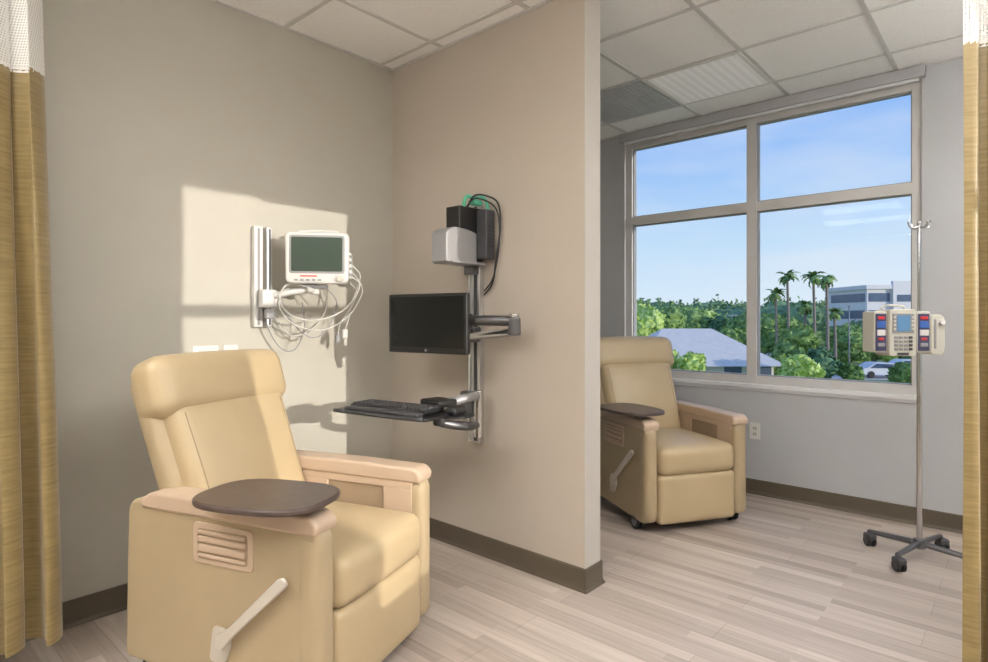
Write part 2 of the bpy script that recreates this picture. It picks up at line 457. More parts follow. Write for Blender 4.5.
# ------------------------------------------------------------------ windows
def window(name, y0, y1, mull, valance=True):
    e = group(name, (XW,0,0))
    d0, d1 = 0.02, 0.10
    zb, zt, tr = SZ+0.03, 2.665, 2.03
    boxes('jamb_frame', [((d0,y0,zb),(d1,y0+0.05,2.735)), ((d0,y1-0.055,zb),(d1,y1,2.735))], M['frame'], e)
    boxes('rail_frame', [((d0+0.001,y0+0.049,zb),(d1-0.001,y1-0.054,zb+0.055)), ((d0+0.001,y0+0.049,zt-0.045),(d1-0.001,y1-0.054,2.734)),
         ((d0+0.001,y0+0.049,tr-0.033),(d1-0.001,y1-0.054,tr+0.033))], M['frame'], e)
    boxes('mullion', [((d0-0.002,my-0.033,zb+0.001),(d1+0.002,my+0.033,zt)) for my in mull], M['frame'], e)
    ys = [y0+0.05]+[q for my in mull for q in (my-0.033,my+0.033)]+[y1-0.055]
    B = []
    for i in range(0,len(ys),2):
        a,b = ys[i], ys[i+1]
        for z0,z1 in ((zb+0.055,tr-0.033),(tr+0.033,zt-0.045)):
            t=0.008
            B += [((d0+0.02,a,z0),(d1-0.02,a+t,z1)),((d0+0.02,b-t,z0),(d1-0.02,b,z1)),
                  ((d0+0.021,a+t,z0),(d1-0.021,b-t,z0+t)),((d0+0.021,a+t,z1-t),(d1-0.021,b-t,z1))]
    boxes('glazing_beads', B, M['greyp'], e)
    box2('glass', (0.06,y0+0.04,zb+0.04), (0.064,y1-0.04,zt-0.03), M['glass'], e)
    box2('sill', (-0.02,y0,SZ), (0.2,y1,SZ+0.03), M['sill'], e, bev=0.004)
    box2('apron', (-0.008,y0,SZ-0.018), (-0.0005,y1,SZ), M['sill'], e)
    if valance:
        box2('shade_fascia', (-0.045,y0-0.02,2.672), (-0.001,y1+0.03,2.741), M['valance'], e, bev=0.004)
        box2('shade_hem', (-0.03,y0+0.01,2.656), (-0.004,y1-0.01,2.674), M['sill'], e, bev=0.003)
window('window_1', 0.46, 2.45, [1.45])
window('window_2', -2.24, -0.25, [-1.245])
e = group('window_3', (0,YR-0.06,0))
boxes('frame', [((WX0+0.01,0.001,2.0),(WX1-0.01,0.049,2.055)), ((WX0,0.0,0.86),(WX0+0.01,0.05,2.60)), ((WX1-0.01,0,0.86),(WX1,0.05,2.6))], M['frame'], e)

# ------------------------------------------------------------------ recliners
def caster(parent, x, y, r=0.035, name='caster', wheelm=None):
    tube(name+'_fork', [(x,y,r*2.6),(x,y,r*2.0),(x+0.01,y-0.012,r*1.5),(x+0.012,y-0.014,r)], 0.007, M['steel_d'], parent)
    for s in (-1,1):
        cyl(name+'_wheel', r, 0.014, (x+s*0.013,y-0.012,r), M['rubber'], parent, rot=(0,pi/2,0), bev=0.003)
        cyl(name+'_hub', r*0.6, 0.016, (x+s*0.014,y-0.012,r), wheelm or M['greyp'], parent, rot=(0,pi/2,0), bev=0.002)
    puff(name+'_hood', (0.05,r*2.0,r*1.2), 0.015, (x,y-0.012,r*1.75), M['dgrey'], parent, n=5)

def recliner(loc, rz):
    e = group('medical_recliner', loc, rz); e.scale = (1.06,1,1)
    out = round_poly([(-0.455,0.075),(0.335,0.060),(0.36,0.10),(0.365,0.60),(0.33,0.635),(-0.44,0.625)],
                     [0.03,0.03,0.03,0.05,0.05,0.06])
    for s in (1,-1):
        x0 = 0.255 if s>0 else -0.325
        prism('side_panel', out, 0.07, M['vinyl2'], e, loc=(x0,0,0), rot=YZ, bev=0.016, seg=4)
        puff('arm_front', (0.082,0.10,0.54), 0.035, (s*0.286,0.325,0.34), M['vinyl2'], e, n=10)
        cap = round_poly([(-0.36,0.600),(0.362,0.598),(0.372,0.63),(0.345,0.657),(0.05,0.662),(-0.32,0.658),(-0.365,0.63)],
                         [0.01,0.01,0.02,0.03,0.1,0.03,0.02])
        prism('arm_cap', cap, 0.098, M['peach'], e, loc=(s*0.286-0.049,0,0), rot=YZ, bev=0.012, seg=3)
        xi = s*0.249
        t = 0.012
        for (ya,yb,za,zb) in ((-0.20,0.33,0.572,0.602),(-0.20,0.33,0.42,0.462),(-0.20,-0.07,0.46,0.575),(0.20,0.33,0.46,0.575)):
            rbox('arm_liner', (t,yb-ya,zb-za), (xi,(ya+yb)/2,(za+zb)/2), M['peach'], e, bev=0.004)
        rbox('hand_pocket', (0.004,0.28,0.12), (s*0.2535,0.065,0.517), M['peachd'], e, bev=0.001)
        rbox('pocket_ledge', (0.02,0.27,0.008), (xi+s*0.003,0.065,0.466), M['peach'], e, bev=0.003)
    fr = round_poly([(-0.125,0.455),(0.125,0.455),(0.125,0.585),(-0.125,0.585)], 0.02)
    prism('grip_plate', fr, 0.008, M['peach'], e, loc=(0.322,0,0), rot=YZ, bev=0.003)
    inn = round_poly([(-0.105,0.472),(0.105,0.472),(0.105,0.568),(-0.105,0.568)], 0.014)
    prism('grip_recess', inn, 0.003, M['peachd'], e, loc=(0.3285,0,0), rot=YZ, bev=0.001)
    for z,h in ((0.556,0.012),(0.535,0.018),(0.507,0.022),(0.482,0.012)):
        rbox('grip_rib', (0.010,0.198,h), (0.332,0,z), M['peach'], e, bev=0.004)
    cyl('lever_pivot', 0.022, 0.02, (0.335,0.015,0.235), M['lever'], e, rot=(0,pi/2,0), bev=0.004)
    lev = round_poly([(-0.005,0.21),(0.025,0.21),(0.07,0.262),(0.278,0.452),(0.268,0.474),(0.245,0.470),(0.05,0.285),(0.0,0.255)], 0.010)
    prism('lever', lev, 0.014, M['lever'], e, loc=(0.342,0,0), rot=YZ, bev=0.005)
    pp = round_poly([(-0.055,0.15),(0.01,0.15),(0.04,0.22),(0.01,0.265),(-0.04,0.265)], 0.02)
    prism('lever_plate', pp, 0.008, M['lever'], e, loc=(0.323,0,0), rot=YZ, bev=0.003)
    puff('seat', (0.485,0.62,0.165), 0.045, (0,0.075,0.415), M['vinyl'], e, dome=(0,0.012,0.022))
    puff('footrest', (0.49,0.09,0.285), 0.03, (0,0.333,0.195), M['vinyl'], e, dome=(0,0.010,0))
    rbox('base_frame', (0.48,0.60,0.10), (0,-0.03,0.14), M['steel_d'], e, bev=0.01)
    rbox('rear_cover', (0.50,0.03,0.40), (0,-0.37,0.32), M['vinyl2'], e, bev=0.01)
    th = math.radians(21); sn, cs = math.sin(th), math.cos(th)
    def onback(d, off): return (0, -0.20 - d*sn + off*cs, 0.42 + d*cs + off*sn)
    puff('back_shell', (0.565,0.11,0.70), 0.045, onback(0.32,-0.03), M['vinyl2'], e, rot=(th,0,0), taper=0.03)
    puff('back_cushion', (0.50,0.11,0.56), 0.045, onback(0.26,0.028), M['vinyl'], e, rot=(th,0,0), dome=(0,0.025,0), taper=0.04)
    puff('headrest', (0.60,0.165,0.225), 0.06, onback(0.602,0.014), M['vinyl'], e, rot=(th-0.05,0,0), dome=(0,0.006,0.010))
    for s in (-1,1):
        a = onback(0.03,0.081); b = onback(0.49,0.083)
        tube('back_seam', [(s*0.205,a[1],a[2]),(s*0.213,(a[1]+b[1])/2+0.006,(a[2]+b[2])/2),(s*0.220,b[1],b[2])], 0.0022, M['seam'], e, n=6)
    outl = superellipse(0.145, 0.212, 3.0)
    prism('tray', outl, 0.02, M['tray'], e, loc=(0.310,0.165,0.682), rot=(0,0,0.1), bev=0.007, seg=3)
    rbox('tray_bracket', (0.05,0.13,0.022), (0.30,0.21,0.668), M['dgrey'], e, bev=0.006)
    cyl('tray_pivot', 0.022, 0.05, (0.30,0.27,0.655), M['greyp'], e, bev=0.004)
    for x,y in ((0.30,0.24),(-0.30,0.27),(0.27,-0.36),(-0.27,-0.36)):
        caster(e, x, y, r=0.042)
    return e
recliner((1.153,2.000,0), math.radians(-160.55))
recliner((3.563,1.734,0), math.radians(148.6))

# ------------------------------------------------------------------ wall mounted patient monitor
vm = group('wall_mounted_patient_monitor', (1.44,YB,0))
e = group('monitor_unit', (0.207,-0.207,1.535), math.radians(-38.3), vm)
prism('housing', round_poly([(-0.150,-0.125),(0.150,-0.125),(0.154,0.13),(-0.154,0.13)], 0.032), 0.07, M['white'], e,
      loc=(0,0,0), rot=(pi/2,0,0), bev=0.012, seg=3)
prism('housing_rear', round_poly([(-0.13,-0.10),(0.13,-0.10),(0.13,0.11),(-0.13,0.11)], 0.03), 0.06, M['white'], e,
      loc=(0,0.055,0), rot=(pi/2,0,0), bev=0.01)
prism('bezel', round_poly([(-0.132,-0.075),(0.132,-0.075),(0.132,0.114),(-0.132,0.114)], 0.014), 0.006, M['greyp'], e, loc=(0,-0.067,0), rot=(pi/2,0,0), bev=0.002)
prism('screen', round_poly([(-0.122,-0.065),(0.122,-0.065),(0.122,0.104),(-0.122,0.104)], 0.008), 0.004, M['gscreen'], e, loc=(0,-0.071,0), rot=(pi/2,0,0), bev=0.001)
rbox('label_strip', (0.08,0.004,0.006), (-0.04,-0.071,-0.088), M['red'], e, bev=0.001)
for k in range(5): rbox('key', (0.018,0.006,0.009), (-0.10+k*0.028,-0.071,-0.107), M['greyp'], e, bev=0.002)
cyl('knob', 0.015, 0.016, (0.112,-0.078,-0.099), M['cream'], e, rot=(pi/2,0,0), bev=0.003)
tube('handle', [(-0.09,0.0,0.128),(-0.08,0.0,0.142),(0.08,0.0,0.142),(0.09,0.0,0.128)], 0.007, M['white'], e)
rbox('module', (0.020,0.07,0.13), (0.153,0.015,-0.03), M['white'], e, bev=0.008)
for k in range(4): cyl('socket', 0.007, 0.02, (0.158,-0.025,-0.075+k*0.03), M['greyp'], e, rot=(pi/2,0,0), bev=0.002)
rbox('mount_plate', (0.12,0.10,0.02), (-0.02,0.02,-0.137), M['silverp'], e, bev=0.005)
e = vm
rbox('channel', (0.045,0.035,0.50), (-0.022,-0.018,1.445), M['white'], e, bev=0.004)
rbox('slot', (0.012,0.004,0.48), (-0.022,-0.036,1.445), M['greyp'], e, bev=0.001)
rbox('channel_second', (0.030,0.045,0.50), (0.030,-0.023,1.445), M['alu'], e, bev=0.004)
rbox('slot_second', (0.008,0.004,0.48), (0.030,-0.047,1.445), M['dgrey'], e, bev=0.001)
rbox('carriage', (0.085,0.05,0.09), (0.01,-0.07,1.335), M['white'], e, bev=0.01)
rbox('clamp', (0.05,0.03,0.05), (0.0,-0.10,1.26), M['silverp'], e, bev=0.008)
tube('arm', [(0.03,-0.09,1.35),(0.10,-0.14,1.370),(0.19,-0.19,1.385)], 0.016, M['white'], e)
cyl('arm_joint', 0.024, 0.05, (0.195,-0.19,1.385), M['white'], e, bev=0.006)
e = group('cables', (0.215,-0.187,1.535), 0, vm)
def wpt(dx, dy, z): return (dx, dy, z-1.545)
tube('cable', [wpt(0.12,-0.08,1.47), wpt(0.17,-0.12,1.42), wpt(0.12,-0.07,1.30), wpt(-0.02,-0.04,1.24), wpt(-0.13,0.02,1.26), wpt(-0.18,0.05,1.34), wpt(-0.14,0.04,1.42), wpt(-0.05,-0.02,1.40)], 0.004, M['cable'], e)
tube('cable', [wpt(0.13,-0.09,1.50), wpt(0.20,-0.10,1.40), wpt(0.16,-0.05,1.27), wpt(0.02,-0.02,1.19), wpt(-0.12,0.03,1.22), wpt(-0.17,0.08,1.32), wpt(-0.11,0.10,1.40), wpt(-0.02,0.05,1.38)], 0.0035, M['cable'], e)
tube('cable', [wpt(-0.16,0.12,1.38), wpt(-0.10,0.06,1.22), wpt(-0.02,0.02,1.15), wpt(0.06,0.0,1.20), wpt(0.09,-0.03,1.33), wpt(0.03,-0.03,1.40)], 0.003, M['greyp'], e)
tube('cable', [wpt(0.13,-0.09,1.53), wpt(0.20,-0.08,1.47), wpt(0.20,-0.02,1.35), wpt(0.20,0.02,1.25), wpt(0.19,0.04,1.19)], 0.004, M['cable'], e)
tube('cable', [wpt(0.13,-0.09,1.43), wpt(0.18,-0.08,1.38), wpt(0.18,0.0,1.28), wpt(0.165,0.05,1.22), wpt(0.16,0.06,1.16)], 0.0035, M['cable'], e)
tube('cable', [wpt(-0.20,0.10,1.32), wpt(-0.21,0.12,1.22), wpt(-0.14,0.12,1.10), wpt(-0.07,0.10,1.09), wpt(-0.03,0.08,1.20), wpt(-0.06,0.05,1.33)], 0.003, M['greyp'], e)
tube('cable', [wpt(0.0,-0.04,1.39), wpt(0.05,0.0,1.30), wpt(0.0,0.06,1.19), wpt(-0.09,0.10,1.16), wpt(-0.15,0.13,1.25), wpt(-0.17,0.14,1.36)], 0.003, M['cable'], e)
rbox('cable_clip', (0.03,0.02,0.05), wpt(0.19,0.045,1.165), M['white'], e, bev=0.006)
rbox('cable_clip', (0.026,0.02,0.045), wpt(0.16,0.065,1.14), M['greyp'], e, bev=0.006)
rbox('cable_clip', (0.022,0.018,0.04), wpt(0.195,0.05,1.12), M['cream'], e, bev=0.006)
puff('cable_bundle_wrap', (0.06,0.05,0.03), 0.013, wpt(-0.04,0.0,1.39), M['cable'], e, n=5)

# electrical outlets
def outlet(loc, rz, gangs=1):
    e = group('electrical_outlet', loc, rz)
    wd = 0.072+0.046*(gangs-1)
    prism('plate', round_poly([(-wd/2,-0.058),(wd/2,-0.058),(wd/2,0.058),(-wd/2,0.058)], 0.006), 0.006, M['white'], e, rot=(pi/2,0,0), bev=0.002)
    for g_ in range(gangs):
        cx = (g_-(gangs-1)/2)*0.046
        for s in (-1,1):
            prism('socket', round_poly([(cx-0.016,s*0.02-0.014),(cx+0.016,s*0.02-0.014),(cx+0.016,s*0.02+0.014),(cx-0.016,s*0.02+0.014)],0.008), 0.003, M['cream'], e, loc=(0,-0.006,0), rot=(pi/2,0,0), bev=0.001)
            for q in (-0.006,0.006):
                rbox('slot', (0.004,0.001,0.012), (cx+q,-0.0095,s*0.02+0.002), M['dgrey'], e, bev=0)
outlet((1.175,YB,1.052), 0, 2)
outlet((1.293,YB,1.052), 0, 1)
outlet((XW,1.419,0.443), -pi/2, 1)

# ------------------------------------------------------------------ wall mounted computer workstation (partition)
e = group('wall_mounted_computer_workstation', (0,0,0))
ty = 2.15
rbox('track', (0.035,0.085,1.24), (PX0-0.018,ty,1.21), M['alu'], e, bev=0.004)
rbox('track_slot', (0.004,0.022,1.22), (PX0-0.037,ty-0.015,1.21), M['dgrey'], e, bev=0.001)
rbox('track_lip', (0.012,0.008,1.22), (PX0-0.04,ty+0.02,1.21), M['chrome'], e, bev=0.002)
rbox('cpu_box', (0.175,0.10,0.27), (2.175,2.145,1.668), M['black'], e, bev=0.006)
rbox('cpu_box_side', (0.065,0.07,0.25), (2.235,2.055,1.665), M['dgrey'], e, bev=0.006)
for k in range(7): rbox('cpu_vent', (0.05,0.003,0.004), (2.235,2.019,1.60+k*0.02), M['black'], e, bev=0)
prism('cpu_holder', round_poly([(1.985,1.515),(2.20,1.515),(2.20,1.67),(2.14,1.685),(2.03,1.69),(1.985,1.66)],[0.01,0.01,0.01,0.03,0.04,0.02]), 0.11, M['silverp'], e,
      loc=(0,2.192,0), rot=(pi/2,0,0), bev=0.006)
rbox('holder_base', (0.24,0.14,0.012), (2.125,2.13,1.515), M['silverp'], e, bev=0.004)
rbox('holder_bracket', (0.06,0.07,0.05), (2.235,ty,1.49), M['steel_d'], e, bev=0.006)
tube('green_cable', [(2.12,2.10,1.80),(2.13,2.09,1.85),(2.17,2.07,1.845),(2.23,2.06,1.85),(2.25,2.05,1.79)], 0.009, M['greent'], e)
rbox('green_tag', (0.06,0.04,0.025), (2.19,2.08,1.825), M['greent'], e, bev=0.004)
tube('power_cable', [(2.14,2.09,1.80),(2.15,2.06,1.85),(2.19,2.02,1.855),(2.25,1.985,1.82),(2.262,1.98,1.70),(2.25,2.0,1.52),(2.26,2.03,1.42),(2.262,2.09,1.36)], 0.005, M['black'], e)
tube('power_cable', [(2.14,2.10,1.80),(2.16,2.05,1.84),(2.25,1.995,1.79),(2.265,1.99,1.62),(2.255,2.02,1.45),(2.262,2.09,1.38)], 0.004, M['black'], e)
rbox('arm_carriage', (0.06,0.10,0.08), (2.225,ty,1.155), M['steel_d'], e, bev=0.01)
tube('arm_lower', [(2.205,ty-0.02,1.145),(2.17,1.96,1.16),(2.14,1.79,1.175)], 0.021, M['chrome'], e, n=14)
cyl('arm_knuckle', 0.030, 0.085, (2.14,1.785,1.20), M['steel_d'], e, bev=0.008)
cyl('arm_knuckle_cap', 0.024, 0.02, (2.14,1.785,1.25), M['chrome'], e, bev=0.005)
tube('arm_upper', [(2.14,1.785,1.225),(2.10,1.93,1.228),(2.08,2.07,1.228)], 0.025, M['steel_d'], e, n=14)
cyl('arm_knuckle_rear', 0.036, 0.08, (2.08,2.05,1.222), M['dgrey'], e, bev=0.008)
rbox('vesa_plate', (0.02,0.12,0.12), (2.035,2.19,1.215), M['dgrey'], e, bev=0.004, rot=(0,0,math.radians(9.8)))
rbox('tilt_head', (0.06,0.08,0.06), (2.06,2.14,1.218), M['dgrey'], e, bev=0.01)
d = group('display', (1.988,2.218,1.213), math.radians(-80.2), e)
rbox('display_shell', (0.49,0.035,0.297), (0,0,0), M['black'], d, bev=0.008)
rbox('display_rear', (0.36,0.03,0.20), (0,0.028,0), M['black'], d, bev=0.012)
rbox('display_screen', (0.456,0.003,0.250), (0,-0.018,0.008), M['screen'], d, bev=0.0005)
cyl('display_badge', 0.007, 0.002, (0,-0.0185,-0.133), M['greyp'], d, rot=(pi/2,0,0))
rbox('kb_carriage', (0.07,0.10,0.12), (2.225,ty,0.80), M['steel_d'], e, bev=0.01)
cyl('kb_post', 0.025, 0.24, (2.19,2.06,0.755), M['chrome'], e, bev=0.006)
tube('kb_arm', [(2.20,2.07,0.70),(2.05,2.03,0.715),(1.93,2.06,0.745)], 0.022, M['steel_d'], e, n=12)
tube('kb_arm_top', [(2.20,2.07,0.84),(2.10,2.04,0.85),(1.98,2.07,0.83)], 0.022, M['silverp'], e, n=12)
cyl('kb_joint', 0.033, 0.07, (1.93,2.07,0.765), M['dgrey'], e, bev=0.01)
rbox('kb_tilt', (0.12,0.14,0.035), (1.95,2.10,0.835), M['black'], e, bev=0.01)
k = group('keyboard_tray', (1.77,2.185,0.80), math.radians(-80.2), e)
prism('tray_board', round_poly([(-0.28,-0.14),(0.27,-0.14),(0.27,0.13),(-0.28,0.13)],0.03), 0.014, M['black'], k, loc=(0,0,-0.004), bev=0.004)
tube('tray_edge', [(-0.27,-0.142,0.006),(0,-0.150,0.006),(0.26,-0.142,0.006)], 0.009, M['dgrey'], k)
puff('palm_rest', (0.44,0.05,0.022), 0.01, (0,-0.105,0.018), M['dgrey'], k, n=8)
rbox('keyboard', (0.45,0.145,0.018), (-0.01,0.0,0.022), M['black'], k, bev=0.005)
bm = bmesh.new()
for r_ in range(6):
    for c_ in range(20):
        if r_==0 and 4<c_<10: continue
        x = -0.225+0.010+c_*0.0212; y = -0.058+r_*0.0212
        q = bmesh.ops.create_cube(bm, size=1)
        for v_ in q['verts']:
            tp = 0.82 if v_.co.z>0 else 1
            v_.co = Vector((x+v_.co.x*0.0175*tp, y+v_.co.y*0.0175*tp, 0.035+v_.co.z*0.009))
finish(bm, 'keys', M['dgrey'], k, smooth=False)
rbox('space_bar', (0.105,0.0175,0.009), (-0.06,-0.058,0.035), M['dgrey'], k, bev=0.002)
prism('mouse_tray', superellipse(0.09,0.085,2.6,32), 0.008, M['black'], k, loc=(0.26,0.09,-0.008), bev=0.003)
puff('mouse', (0.062,0.11,0.036), 0.018, (0.27,0.09,0.018), M['black'], k, n=8, dome=(0,0,0.006))
tube('mouse_cable', [(0.27,0.145,0.015),(0.25,0.19,0.01),(0.20,0.20,-0.03),(0.10,0.20,-0.02)], 0.003, M['black'], k)

# ------------------------------------------------------------------ IV pole with infusion pump
IVX, IVY = 3.727, 0.404
e = group('iv_pole', (IVX,IVY,0), math.radians(-48.2))
cyl('pole_lower', 0.0125, 1.10, (0,0,0.63), M['chrome'], e)
cyl('pole_upper', 0.009, 0.68, (0,0,1.385), M['chrome'], e)
cyl('pole_collar', 0.018, 0.05, (0,0,1.17), M['dgrey'], e, bev=0.004)
cyl('base_hub', 0.032, 0.05, (0,0,0.085), M['steel_d'], e, bev=0.008, r2=0.026)
for a in (32,125,213,305):
    a = math.radians(a); cx, sx = math.cos(a), math.sin(a); R = 0.24
    tube('base_leg', [(cx*0.02,sx*0.02,0.085),(cx*R*0.6,sx*R*0.6,0.080),(cx*R,sx*R,0.076)], lambda t: 0.016-0.004*t, M['steel_d'], e, n=10)
    caster(e, cx*R, sx*R, r=0.030, name='pole_caster', wheelm=M['dgrey'])
for s in (-1,1):
    tube('bag_hook', [(0,0,1.712),(s*0.03,0,1.702),(s*0.05,-0.0,1.708),(s*0.058,0,1.732),(s*0.05,0,1.742)], 0.004, M['chrome'], e)
    tube('bag_hook_cross', [(0,0,1.712),(0,s*0.03,1.702),(0,s*0.05,1.708),(0,s*0.058,1.732)], 0.004, M['chrome'], e)
cyl('pole_tip', 0.011, 0.02, (0,0,1.725), M['chrome'], e, bev=0.003)

e = group('infusion_pump', (IVX-0.042,IVY+0.047,1.166), math.radians(-48.2)); e.scale = (0.90,0.94,0.96)
prism('control_unit', round_poly([(-0.205,-0.118),(-0.058,-0.118),(-0.058,0.122),(-0.205,0.122)],0.016), 0.12, M['cream'], e, loc=(0,-0.03,0), rot=(pi/2,0,0), bev=0.006)
rbox('display_bezel', (0.115,0.006,0.10), (-0.131,-0.152,0.050), M['greyp'], e, bev=0.002)
rbox('display_lcd', (0.072,0.004,0.080), (-0.131,-0.155,0.050), M['lblue'], e, bev=0.001)
for s in (-1,1):
    for kk in range(4): rbox('soft_key', (0.013,0.005,0.012), (-0.131+s*0.049,-0.156,0.020+kk*0.020), M['cream'], e, bev=0.002)
for r_ in range(4):
    for c_ in range(4):
        rbox('keypad_key', (0.020,0.006,0.013), (-0.169+c_*0.026,-0.152,-0.022-r_*0.020), (M['greyp'] if c_<3 else M['dgrey']), e, bev=0.002)
rbox('status_window', (0.06,0.005,0.012), (-0.131,-0.151,-0.105), M['dgrey'], e, bev=0.001)
def channel(x, w_):
    prism('channel_module', round_poly([(x-w_/2,-0.100),(x+w_/2,-0.100),(x+w_/2,0.112),(x-w_/2,0.112)],0.012), 0.10, M['cream'], e, loc=(0,-0.04,0), rot=(pi/2,0,0), bev=0.006)
    rbox('channel_face', (w_*0.8,0.006,0.19), (x,-0.141,0.004), M['purple'], e, bev=0.002)
    rbox('channel_led', (w_*0.5,0.004,0.014), (x,-0.146,0.078), M['redled'], e, bev=0.001)
    rbox('channel_blue', (w_*0.62,0.005,0.034), (x,-0.146,0.044), M['blue'], e, bev=0.002)
    rbox('channel_white', (w_*0.62,0.005,0.030), (x,-0.146,0.002), M['white'], e, bev=0.002)
    rbox('channel_key', (w_*0.4,0.005,0.012), (x,-0.146,-0.030), M['red'], e, bev=0.002)
    rbox('channel_key', (w_*0.5,0.005,0.018), (x,-0.146,-0.060), M['greyp'], e, bev=0.002)
channel(-0.246, 0.072)
channel(-0.012, 0.078)
prism('syringe_module', round_poly([(0.032,-0.11),(0.10,-0.115),(0.112,-0.08),(0.112,0.07),(0.095,0.095),(0.032,0.095)],0.018), 0.10, M['cream'], e, loc=(0,-0.035,0), rot=(pi/2,0,0), bev=0.008)
rbox('syringe_groove', (0.012,0.006,0.15), (0.055,-0.136,-0.005), M['greyp'], e, bev=0.002)
cyl('latch_knob', 0.014, 0.02, (0.088,-0.14,0.055), M['white'], e, rot=(pi/2,0,0), bev=0.003)
rbox('pole_clamp', (0.12,0.06,0.06), (0.03,-0.010,0.0), M['dgrey'], e, bev=0.008)
tube('carry_handle', [(-0.19,-0.07,0.118),(-0.18,-0.07,0.14),(-0.08,-0.07,0.14),(-0.07,-0.07,0.118)], 0.006, M['cream'], e)

# ------------------------------------------------------------------ cubicle curtains
def curtain(path, zsplit, zbot, folds, amp, seed, flare=0.0):
    e = group('cubicle_curtain', (0,0,0))
    rnd = random.Random(seed)
    P = [Vector((*p,0)) for p in path]
    seglen = [(P[i+1]-P[i]).length for i in range(len(P)-1)]; tot = sum(seglen)
    ph = [rnd.uniform(0,6.28) for _ in range(4)]
    def base(s):
        d = s*tot
        for i,l in enumerate(seglen):
            if d <= l or i==len(seglen)-1:
                t = (P[i+1]-P[i]).normalized(); return P[i]+t*d, t
            d -= l
    def sheet(name, z0, z1, m, nz):
        nx = folds*14; bm = bmesh.new(); uv = bm.loops.layers.uv.new('uv'); G=[]; U=[]
        for j in range(nz+1):
            z = z0+(z1-z0)*j/nz; row=[]; ur=[]; run=0; prev=None
            f = (CH-z)/CH
            for i in range(nx+1):
                s = i/nx; p,t = base(s); n = Vector((-t.y,t.x,0))
                w_ = math.sin(2*pi*folds*s+ph[0]+0.35*math.sin(2*z+ph[1])+0.8*math.sin(2*pi*s*2.3+ph[3]))
                a = amp*(0.7+0.5*f+0.3*math.sin(2*pi*s*1.7+ph[2]))
                q = p + n*w_*a + t*(0.014*math.cos(4*pi*folds*s+ph[0]) + flare*f*(s-0.5)*2)
                q.z = z
                if prev is not None: run += (Vector((q.x,q.y))-Vector((prev.x,prev.y))).length
                prev = q; row.append(bm.verts.new(q)); ur.append((run, z))
            G.append(row); U.append(ur)
        for j in range(nz):
            for i in range(nx):
                fc = bm.faces.new((G[j][i],G[j][i+1],G[j+1][i+1],G[j+1][i]))
                for lp,(a_,b_) in zip(fc.loops, ((j,i),(j,i+1),(j+1,i+1),(j+1,i))): lp[uv].uv = U[a_][b_]
        return finish(bm, name, m, e)
    sheet('fabric', zbot, zsplit, M['fabric'], 24)
    sheet('netting', zsplit, CH-0.03, M['net'], 8)
    sheet('hem', zsplit-0.010, zsplit+0.010, M['tbar'], 1)
    tube('track', [(p[0],p[1],CH-0.012) for p in path], 0.011, M['tbar'], e, smooth_path=False)
curtain([(-0.45,2.50),(0.470,2.475)], 2.065, 0.15, 10, 0.050, 3, flare=0.07)
curtain([(2.337,0.138),(2.78,-0.55)], 2.09, 0.11, 10, 0.026, 5)

# ------------------------------------------------------------------ outdoors (site frame: a across, b away)
GZ = -4.5
def S(a, b, z=0): return Vector((0.6664*a+0.7455*b, -0.7455*a+0.6664*b, z))
SR = math.radians(-48.2)
bm = bmesh.new(); bmesh.ops.create_grid(bm, x_segments=2, y_segments=2, size=400)
gr = finish(bm, 'ground', M['grass'], loc=(250,150,GZ), smooth=False)
def pave(name, sx, sy, c):
    o = rbox(name, (sx,sy,0.04), (c.x-250,c.y-150,0.03), M['asphalt'], gr, rot=(0,0,SR), bev=0)
pave('parking_lot', 26, 14, S(41,62))
pave('street', 160, 8, S(30,95))

def blob(bm, c, r, sub=3, amp=0.28, freq=0.9, flat=0.85, leaves=0, ls=0.3, rnd=random):
    q = bmesh.ops.create_icosphere(bm, subdivisions=sub, radius=1)
    C = Vector(c)
    for v_ in q['verts']:
        d_ = v_.co.normalized()
        p = C+d_*r
        n_ = noise.noise(p*freq)*amp + noise.noise(p*freq*3.1)*amp*0.7 + noise.noise(p*freq*7.7)*amp*0.45
        v_.co = C + Vector((d_.x, d_.y, d_.z*flat))*r*(1+n_)
    vs = [v_.co.copy() for v_ in q['verts']]
    for _ in range(leaves):
        p = rnd.choice(vs); o_ = (p-C)
        p = C + o_*rnd.uniform(0.95,1.22) + Vector((rnd.uniform(-1,1),rnd.uniform(-1,1),rnd.uniform(-1,1)))*r*0.12
        u = Vector((rnd.uniform(-1,1),rnd.uniform(-1,1),rnd.uniform(-1,1))).normalized()
        w_ = u.cross(Vector((rnd.uniform(-1,1),rnd.uniform(-1,1),rnd.uniform(-1,1)))).normalized()
        s = ls*rnd.uniform(0.6,1.3)
        bm.faces.new([bm.verts.new(p+u*s), bm.verts.new(p+w_*s*0.55), bm.verts.new(p-u*s), bm.verts.new(p-w_*s*0.55)])
def tree(a, b, ztop, r, m, n=9, seed=0, name='tree', lv=170, ls=0.26):
    rnd = random.Random(seed); c = S(a,b,0)
    e = group(name, (c.x,c.y,GZ))
    H = ztop-GZ
    tube('trunk', [(0,0,0),(0.1,0,H*0.3),(0,0.1,H*0.7)], lambda t: 0.28*(1-0.5*t), M['trunk'], e)
    bm = bmesh.new()
    for i in range(n):
        an = rnd.uniform(0,2*pi); rr = r*rnd.uniform(0.1,0.62); br = r*rnd.uniform(0.34,0.5)
        z_ = rnd.uniform(H*0.35, H-br*0.9)
        rr *= 1-0.45*(z_/H)
        blob(bm, (math.cos(an)*rr, math.sin(an)*rr, z_), br, freq=1.6/max(1,r*0.3), leaves=lv, ls=ls, rnd=rnd)
    finish(bm, 'canopy', m, e, smooth=False, recalc=False)
